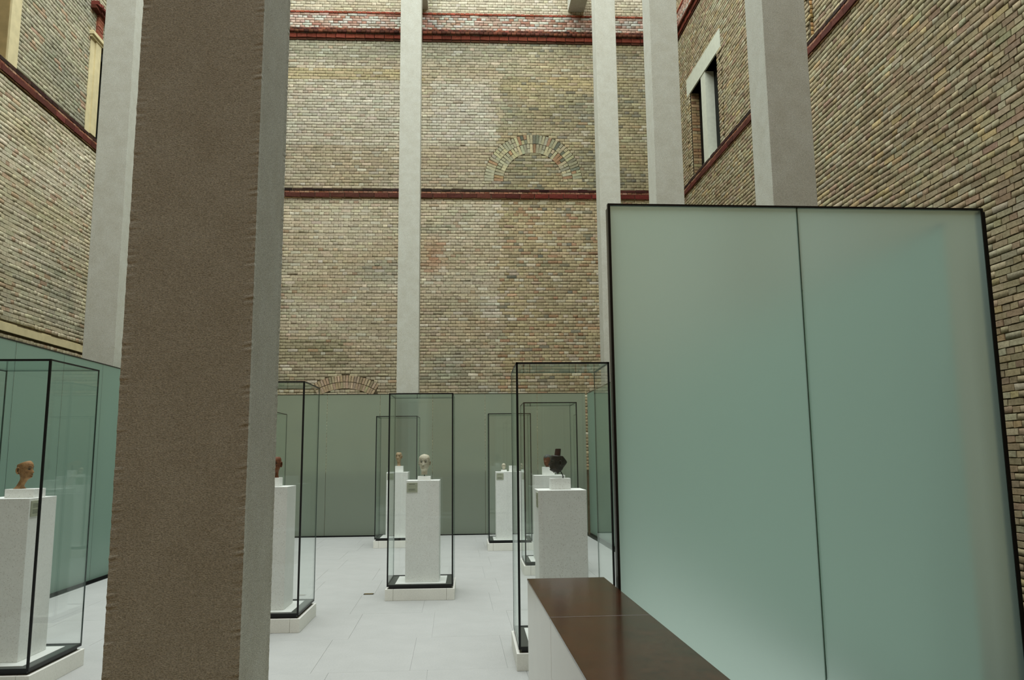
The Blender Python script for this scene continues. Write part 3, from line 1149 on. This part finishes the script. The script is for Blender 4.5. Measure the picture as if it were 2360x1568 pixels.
def pedestal(k, cx, cy, w, plate):
    t = thing('pedestal', PLAB[k], 'pedestal', (cx, cy, PED_Z0), RZ, 'stone pedestals')
    boxes('shaft', [(-w, w, -PW, PW, 0, PED_Z1 - PED_Z0)], M['marble'], t, bevel=0.002)
    h = PED_Z1 - PED_Z0
    lines = lambda b: None
    if plate == 'front':
        p = boxes('caption_plate', [(-w + 0.012, -w + 0.135, -PW - 0.006, -PW, h - 0.135, h - 0.025)], M['caption'], t)
        boxes('print_lines', [(-w + 0.035, -w + 0.105, -PW - 0.0068, -PW - 0.006, h - 0.046, h - 0.038)] +
              [(-w + 0.030, -w + 0.115 - 0.012 * (i % 2), -PW - 0.0068, -PW - 0.006, h - 0.098 - 0.010 * i, h - 0.094 - 0.010 * i) for i in range(3)], M['print'], p)['kind'] = 'stuff'
    elif plate in ('rightside', 'leftside'):
        s = 1 if plate == 'rightside' else -1
        a, b = sorted((s * w, s * (w + 0.006)))
        p = boxes('caption_plate', [(a, b, -PW + 0.02, -PW + 0.14, h - 0.135, h - 0.02)], M['caption'], t)
        a, b = sorted((s * (w + 0.006), s * (w + 0.0068)))
        boxes('print_lines', [(a, b, -PW + 0.04, -PW + 0.115, h - 0.045 - 0.011 * i, h - 0.041 - 0.011 * i) for i in range(7) if i != 3], M['print'], p)['kind'] = 'stuff'
    return t


for k, (x, y) in CASES.items():
    cx, cy = x + CW / 2, y + CD / 2
    plate = {'centre': 'front', 'near_left': 'rightside', 'right': 'leftside', 'rear_mid': 'front', 'rear_right': 'front'}.get(k)
    pedestal(k, cx + (0.012 if k == 'centre' else 0), cy, 0.24 if k == 'rear_right' else (0.215 if k == 'right_back' else PW), plate)
    PCEN[k] = (cx, cy)

BL = [  # case, x0, x1, top z, depth, label
    ('centre', -0.438, -0.289, 1.368, 0.12, 'low white block under the pale frontal head'),
    ('right', 0.785, 0.949, 1.412, 0.13, 'white block under the black head'),
    ('left', -1.905, -1.724, 1.406, 0.14, 'white block under the red brown head'),
    ('near_left', -3.363, -3.150, 1.387, 0.17, 'low white block under the yellow brown head at left'),
    ('rear_mid', -1.105, -0.945, 1.431, 0.13, 'tall white block under the slender tan head'),
    ('rear_right', 0.820, 0.920, 1.354, 0.10, 'tiny low white block under the tiny pale head'),
    ('rear_right', 0.962, 1.085, 1.424, 0.10, 'taller small white block right of the tiny pale head'),
    ('right_back', 1.244, 1.412, 1.436, 0.14, 'white block under the red and grey head')]
for k, a, b, zt, d, lb in BL:
    cy = PCEN[k][1]
    o = boxes('plinth_block', [(-(b - a) / 2, (b - a) / 2, -d / 2, d / 2, 0, zt - PED_Z1)], M['marble'], None, bevel=0.0015)
    o.location = ((a + b) / 2, cy, PED_Z1); o.rotation_euler = (0, 0, RZ)
    tag(o, lb, 'plinth block', 'white blocks on the pedestals')

# ------------------------------------------------------------------ carved heads
PROF = np.array([  # z, half width, front, back  (head height = 1, chin at 0)
    (-0.62, .36, .20, .36), (-0.56, .31, .17, .32), (-0.48, .23, .135, .255), (-0.36, .185, .125, .225), (-0.22, .175, .13, .215), (-0.10, .18, .15, .215), (-0.03, .19, .21, .215),
    (0.0, .20, .285, .22), (0.04, .215, .345, .22), (0.10, .24, .372, .23), (0.18, .265, .378, .25), (0.27, .285, .372, .29), (0.38, .305, .368, .36), (0.48, .318, .366, .405),
    (0.56, .325, .378, .425), (0.62, .327, .388, .435), (0.74, .322, .372, .435), (0.84, .29, .32, .40), (0.91, .235, .25, .33), (0.96, .165, .175, .23), (0.985, .10, .11, .14), (1.0, .02, .02, .02)])


def head_mesh(name, neck=-0.5, cut_plane=None, flare=1.0, seg=64, rings=110, jitter=0.0, narrow=1.0, back=1.0, lean=0.0):
    zs = np.linspace(neck, 1.0, rings)
    A = np.interp(zs, PROF[:, 0], PROF[:, 1]); Fr = np.interp(zs, PROF[:, 0], PROF[:, 2]); Bk = np.interp(zs, PROF[:, 0], PROF[:, 3]) * back
    for arr in (A, Fr, Bk):                        # soften the table
        for _ in range(2):
            arr[1:-1] = (arr[:-2] + 2 * arr[1:-1] + arr[2:]) / 4
    g = lambda x, s: math.exp(-(x / s) ** 2)
    V = []
    for i, z in enumerate(zs):
        a, f, b = A[i] * narrow, Fr[i], Bk[i]
        if z < -0.4:
            a *= 1 + (flare - 1) * min(1, (-0.4 - z) / 0.1)
        for j in range(seg):
            th = 2 * math.pi * j / seg
            s, c = math.sin(th), math.cos(th)
            e = 0.92
            x = a * math.copysign(abs(s) ** e, s)
            y = -(f if c > 0 else b) * math.copysign(abs(c) ** e, c)
            if c > 0:
                ax = abs(x)
                nose = max(0.0, 1 - max(0, (z - 0.30)) / 0.27) if z > 0.30 else max(0.0, 1 - (0.30 - z) / 0.05)
                d = 0.14 * nose * g(x, 0.055 if z > 0.36 else 0.075)
                d += -0.055 * g(ax - 0.135, 0.075) * g(z - 0.495, 0.05)       # eye sockets
                d += 0.030 * g(ax - 0.135, 0.055) * g(z - 0.485, 0.028)       # eyeballs
                d += 0.020 * g(ax - 0.14, 0.11) * g(z - 0.585, 0.03)          # brow ridge
                d += 0.022 * g(ax - 0.19, 0.08) * g(z - 0.37, 0.07)           # cheekbones
                d += 0.040 * g(x, 0.105) * g(z - 0.225, 0.022)                # upper lip
                d += 0.042 * g(x, 0.090) * g(z - 0.165, 0.024)                # lower lip
                d -= 0.020 * g(x, 0.11) * g(z - 0.195, 0.010)                 # mouth line
                d -= 0.018 * g(x, 0.08) * g(z - 0.115, 0.025)
                d += 0.030 * g(x, 0.10) * g(z - 0.05, 0.05)                   # chin
                y -= d * c ** 0.5
            V.append([x, y, z])
    V = np.array(V)
    if cut_plane is not None:                      # (height at the front, slope towards the back)
        h, sl = cut_plane
        lim = h - sl * (V[:, 1] + 0.38)
        V[:, 2] = np.minimum(V[:, 2], lim)
    if lean:                                       # head carried forward of the neck
        t = np.clip((V[:, 2] - neck) / (0.12 - neck), 0, 1)
        V[:, 1] -= lean * (t * t * (3 - 2 * t) - 1)
    if jitter:
        for v in V:
            n = noise.noise(Vector(v) * 7); n2 = noise.noise(Vector(v) * 16)
            v *= 1 + jitter * (n + 0.5 * n2)
    Fc = []
    for i in range(len(zs) - 1):
        for j in range(seg):
            p, q = i * seg + j, i * seg + (j + 1) % seg
            Fc.append((p, q, q + seg, p + seg))
    Fc.append(tuple(range(seg))[::-1]); Fc.append(tuple(len(V) - seg + j for j in range(seg)))
    me = new_mesh(name, V, Fc)
    me.polygons.foreach_set('use_smooth', [True] * len(me.polygons))
    return me


def ear_mesh(side):
    V, Fc = [], []
    n, m_ = 26, 8
    for i in range(n):                             # helix: a curved tube, open towards the cheek
        t = -0.6 * math.pi + 1.45 * math.pi * i / (n - 1)
        cy, cz = 0.075 * math.cos(t) * 0.8, 0.115 * math.sin(t)
        r = 0.022 + 0.010 * math.sin(math.pi * i / (n - 1)) + (0.014 if i < 5 else 0)
        for j in range(m_):
            p = 2 * math.pi * j / m_
            V.append((side * (0.045 + 0.02 * math.cos(t) + r * math.cos(p)), cy + r * math.sin(p) * math.cos(t), cz + r * math.sin(p) * math.sin(t)))
    for i in range(n - 1):
        for j in range(m_):
            a, b = i * m_ + j, i * m_ + (j + 1) % m_
            Fc.append((a, b, b + m_, a + m_))
    k = len(V)                                     # concha: shallow plate inside the helix
    for i in range(16):
        t = 2 * math.pi * i / 16
        V.append((side * 0.035, 0.055 * math.cos(t), 0.095 * math.sin(t)))
        V.append((side * -0.01, 0.075 * math.cos(t) - 0.01, 0.11 * math.sin(t)))
    c = len(V); V.append((side * 0.015, 0, 0))
    for i in range(16):
        a, b = k + 2 * i, k + 2 * ((i + 1) % 16)
        Fc += [(a, b, c), (a, a + 1, b + 1, b)]
    me = new_mesh('ear', V, Fc)
    me.polygons.foreach_set('use_smooth', [True] * len(me.polygons))
    return me


def stroke(name, pts, r):
    """thin tapered stroke lying on the face (brows, eye outlines)"""
    V, Fc = [], []
    m_ = 6
    n = len(pts)
    for i, p in enumerate(pts):
        rr = r * (0.35 + 0.65 * math.sin(math.pi * (i + 0.6) / (n + 0.2)))
        for j in range(m_):
            a = 2 * math.pi * j / m_
            V.append((p[0], p[1] + 0.4 * rr * math.cos(a), p[2] + rr * math.sin(a)))
    for i in range(n - 1):
        for j in range(m_):
            a, b = i * m_ + j, i * m_ + (j + 1) % m_
            Fc.append((a, b, b + m_, a + m_))
    return new_mesh(name, V, Fc)


def face_y(x, z, narrow):
    a = np.interp(z, PROF[:, 0], PROF[:, 1]) * narrow; f = np.interp(z, PROF[:, 0], PROF[:, 2])
    s = min(0.999, abs(x) / a) ** (1 / 0.92)
    return -f * math.sqrt(1 - s * s) ** 0.92


def head_material(name, c1, c2, c3, rough=0.65):
    k = Nodes(name)
    f = k.noise(4.0, 5, 0.65); g = k.noise(16, 3, 0.6)
    c = k.ramp(f, [(0.30, c1), (0.52, c2), (0.72, c3)])
    c = k.mix(0.25, c, k.ramp(g, [(0.3, c1), (0.7, c3)]))
    k.set(c, rough, 0.3)
    k.bump(g, 0.25, 0.02)
    return k.mat


def carved_head(label, loc, scale, face_dir, mat, eye_mat=None, tilt=0.0, roll=0.0, group='carved heads in the cases', neck=-0.5, cut_plane=None,
                flare=1.0, jitter=0.0, narrow=1.0, back=1.0, ears=True, name='carved_head', ear_scale=1.0, lean=0.0, ear_y=0.03):
    """face_dir: heading of the face in the floor plane, degrees, 0 = towards the camera (-Y), 90 = towards +X"""
    t = thing(name, label, 'sculpture', loc, 0, group)
    t.rotation_mode = 'XYZ'
    R = Matrix.Rotation(math.radians(face_dir), 4, 'Z') @ Matrix.Rotation(math.radians(roll), 4, 'Y') @ Matrix.Rotation(math.radians(tilt), 4, 'X')
    t.matrix_world = Matrix.Translation(loc) @ R @ Matrix.Scale(scale, 4)
    zoff = -neck if tilt == 0 and roll == 0 else -neck
    me = head_mesh('head', neck, cut_plane, flare, jitter=jitter, narrow=narrow, back=back, lean=lean)
    h = link('head', me, mat, t, (0, 0, zoff))
    if ears:
        for s in (-1, 1):
            e = link('ear', ear_mesh(s), mat, t, (s * 0.29 * narrow, ear_y, 0.43 + zoff))
            e.scale = (ear_scale,) * 3
    if eye_mat is not None:
        for s in (-1, 1):
            xs = np.linspace(0.055, 0.225, 9)
            pts = [(s * x, face_y(x, 0.60, narrow) - 0.016, 0.578 + 0.035 * math.sin(math.pi * (x - 0.03) / 0.23)) for x in xs]
            link('eyebrow', stroke('eyebrow', pts, 0.017), eye_mat, t, (0, 0, zoff))
            for sg in (-1, 1):
                xs = np.linspace(0.07, 0.22, 9)
                pts = [(s * x, face_y(x, 0.49, narrow) + 0.012 - 0.012 * math.sin(math.pi * (x - 0.07) / 0.15), 0.487 + sg * 0.026 * math.sin(math.pi * (x - 0.07) / 0.15)) for x in xs]
                link('eyelid', stroke('eyelid', pts, 0.010), eye_mat, t, (0, 0, zoff))
            V = []
            pupil = bmesh.new(); bmesh.ops.create_uvsphere(pupil, u_segments=12, v_segments=8, radius=0.022)
            pm = bpy.data.meshes.new('pupil'); pupil.to_mesh(pm); pupil.free()
            o = link('pupil', pm, eye_mat, t, (s * 0.138, face_y(0.138, 0.487, narrow) + 0.012, 0.487 + zoff))
            o.scale = (1, 0.4, 1)
    return t


MH = {
    'yellow': head_material('yellow_quartzite', (0.16, 0.065, 0.022), (0.30, 0.155, 0.055), (0.40, 0.24, 0.10)),
    'pale': head_material('pale_plaster', (0.34, 0.30, 0.20), (0.46, 0.42, 0.31), (0.53, 0.50, 0.40)),
    'red': head_material('red_quartzite', (0.06, 0.014, 0.007), (0.14, 0.042, 0.016), (0.22, 0.085, 0.030)),
    'tan': head_material('tan_stone', (0.30, 0.20, 0.105), (0.40, 0.29, 0.17), (0.50, 0.42, 0.29)),
    'ivory': head_material('ivory_stone', (0.42, 0.38, 0.27), (0.52, 0.48, 0.36), (0.58, 0.54, 0.42)),
    'black': head_material('black_stone', (0.008, 0.008, 0.006), (0.02, 0.017, 0.012), (0.038, 0.028, 0.018), 0.4),
    'brown': head_material('brown_stone', (0.014, 0.007, 0.004), (0.04, 0.016, 0.009), (0.07, 0.022, 0.012)),
    'grey': head_material('grey_stone', (0.03, 0.035, 0.032), (0.06, 0.068, 0.06), (0.10, 0.11, 0.10))}
EYE_DARK = plain('eye_paint', (0.02, 0.014, 0.010), 0.6, 0.3)
EYE_BROWN = plain('eye_paint_brown', (0.06, 0.045, 0.030), 0.7, 0.2)

# near left: long necked head without its crown, in profile to the right
carved_head('yellow brown long necked stone head without crown, facing right, at the left edge', (-3.262, 6.40, 1.388), 0.142, 80, MH['yellow'], EYE_DARK, tilt=-2,
            neck=-0.53, cut_plane=(0.99, 0.36), flare=1.45, back=1.02, ear_scale=1.3, lean=0.26, ear_y=0.17)
# centre
ch = carved_head('pale plaster head with shaved skull facing us, in the central case', (-0.362, 9.70, 1.385), 0.182, -9, MH['pale'], EYE_BROWN, neck=-0.34, narrow=1.12, jitter=0.012)
bmp = bmesh.new(); bmesh.ops.create_cone(bmp, cap_ends=True, segments=14, radius1=0.035, radius2=0.03, depth=0.14)
pm = bpy.data.meshes.new('mounting_pin'); bmp.to_mesh(pm); bmp.free()
link('mounting_pin', pm, M['black'], ch, (0, 0.03, -0.03))
# left, partly behind the nearest column
carved_head('red brown stone head with flat dark top, peeping out beside the nearest column', (-1.780, 8.18, 1.405), 0.150, -8, MH['red'], EYE_DARK, neck=-0.45, cut_plane=(0.93, 0.02), narrow=1.02, ear_scale=1.3)
# rear
carved_head('slender tan stone head on a thin neck, in the case left behind the central one', (-1.030, 14.98, 1.430), 0.165, -14, MH['tan'], EYE_BROWN, neck=-0.60, cut_plane=(0.92, 0.05), flare=0.75, narrow=0.95, ear_scale=1.3)
carved_head('tiny pale stone head on a low block in the farthest right case', (0.868, 14.28, 1.353), 0.094, 0, MH['ivory'], EYE_BROWN, neck=-0.22, narrow=1.1)
# small dark figure on the taller block of the same case
fig = thing('dark_figurine', 'tiny dark figurine on the taller block right of the tiny pale head', 'sculpture', (1.03, 14.28, 1.424), 0, 'carved heads in the cases')
figm = head_mesh('head', -0.5, None, 1.0, seg=24, rings=40, narrow=0.9)
hh = link('head', figm, MH['black'], fig, (0, 0, 0.045)); hh.scale = (0.05,) * 3
boxes('stand', [(-0.012, 0.012, -0.012, 0.012, 0.0, 0.03)], M['black'], fig)
# right back: reddish face with grey cap
rb = carved_head('red brown stone head with grey cap, behind and left of the black head', (1.318, 11.41, 1.432), 0.150, -38, MH['red'], None, neck=-0.18, narrow=1.05, cut_plane=(0.80, 0.0))
bmp = bmesh.new(); bmesh.ops.create_uvsphere(bmp, u_segments=28, v_segments=16, radius=0.40)
for v in bmp.verts:
    v.co.z = v.co.z * 0.85 if v.co.z > 0 else v.co.z * 0.2
    v.co.y *= 1.12; v.co.x *= 0.9
pm = bpy.data.meshes.new('cap'); bmp.to_mesh(pm); bmp.free()
pm.polygons.foreach_set('use_smooth', [True] * len(pm.polygons))
link('cap', pm, MH['grey'], rb, (0, 0.06, 0.88))

# right: black head fragment in profile to the left with a tenon and a bent support rod
bk = thing('black_head', 'black stone head fragment facing left with brown tenon on top, behind the parapet', 'sculpture', (0.867, 6.632, 1.412), 0, 'carved heads in the cases')
HB = 0.132


def black_head():
    me = head_mesh('head', -0.24, (0.80, 0.02), 1.0, seg=64, rings=100, jitter=0.02, narrow=1.0, back=1.15)
    # broken angular back and a neck that ends in a point below the jaw
    for v in me.vertices:
        x, y, z = v.co
        if y > 0:
            lim = 0.50 - 0.95 * abs(z - 0.42)
            v.co.y = min(y, max(0.03, lim) * (1.0 + 0.12))
        y = v.co.y
        lim = float(np.interp(y, [-0.16, -0.12, 0.10, 0.24, 0.50], [-0.05, 0.0, -0.17, -0.02, 0.30]))
        if y > -0.16 and v.co.z < lim:
            v.co.z = lim + 0.02 * noise.noise(v.co * 9)
    return me


hb = link('head', black_head(), MH['black'], bk)
HBM = Matrix.Translation((-0.022, 0, 0.054)) @ Matrix.Rotation(math.radians(-84), 4, 'Z') @ Matrix.Rotation(math.radians(-6), 4, 'X') @ Matrix.Scale(0.164, 4)
hb.matrix_local = HBM
for s in (-1, 1):
    e = link('ear', ear_mesh(s), MH['black'], bk)
    e.matrix_local = HBM @ Matrix.Translation((s * 0.29, 0.04, 0.43))
bmp = bmesh.new()
bmesh.ops.create_cone(bmp, cap_ends=True, segments=20, radius1=0.026, radius2=0.024, depth=0.075)
for v in bmp.verts:
    v.co.x += 0.1 * v.co.z; v.co += Vector((0.002, 0, 0)) * noise.noise(v.co * 60)
bmesh.ops.bevel(bmp, geom=[e for e in bmp.edges if abs(e.verts[0].co.z - e.verts[1].co.z) < 0.01], offset=0.003, segments=2, affect='EDGES')
pm = bpy.data.meshes.new('tenon'); bmp.to_mesh(pm); bmp.free()
link('tenon', pm, MH['brown'], bk, (-0.014, 0, 0.204))
boxes('top_rim', [(-0.038, 0.026, -0.03, 0.03, 0.168, 0.172)], M['caption'], bk)


def tube(name, pts, r, mat, parent):
    V, Fc = [], []
    n = 10
    for i, p in enumerate(pts):
        d = (Vector(pts[min(i + 1, len(pts) - 1)]) - Vector(pts[max(i - 1, 0)])).normalized()
        a = d.cross(Vector((0, 1, 0))).normalized(); b = d.cross(a)
        for j in range(n):
            t = 2 * math.pi * j / n
            V.append(Vector(p) + a * r * math.cos(t) + b * r * math.sin(t))
    for i in range(len(pts) - 1):
        for j in range(n):
            q, w = i * n + j, i * n + (j + 1) % n
            Fc.append((q, w, w + n, q + n))
    Fc += [tuple(range(n)), tuple(len(V) - n + j for j in range(n))[::-1]]
    return link(name, new_mesh(name, V, Fc), mat, parent)


tube('support_rod', [(0.027, 0, -0.002), (0.027, 0, 0.018), (0.020, 0, 0.034), (0.004, 0, 0.065), (-0.008, 0, 0.09)], 0.0045, M['dark_grey'], bk)

# nothing else is named structure; the columns and beams above carry their own labels
bpy.context.view_layer.update()
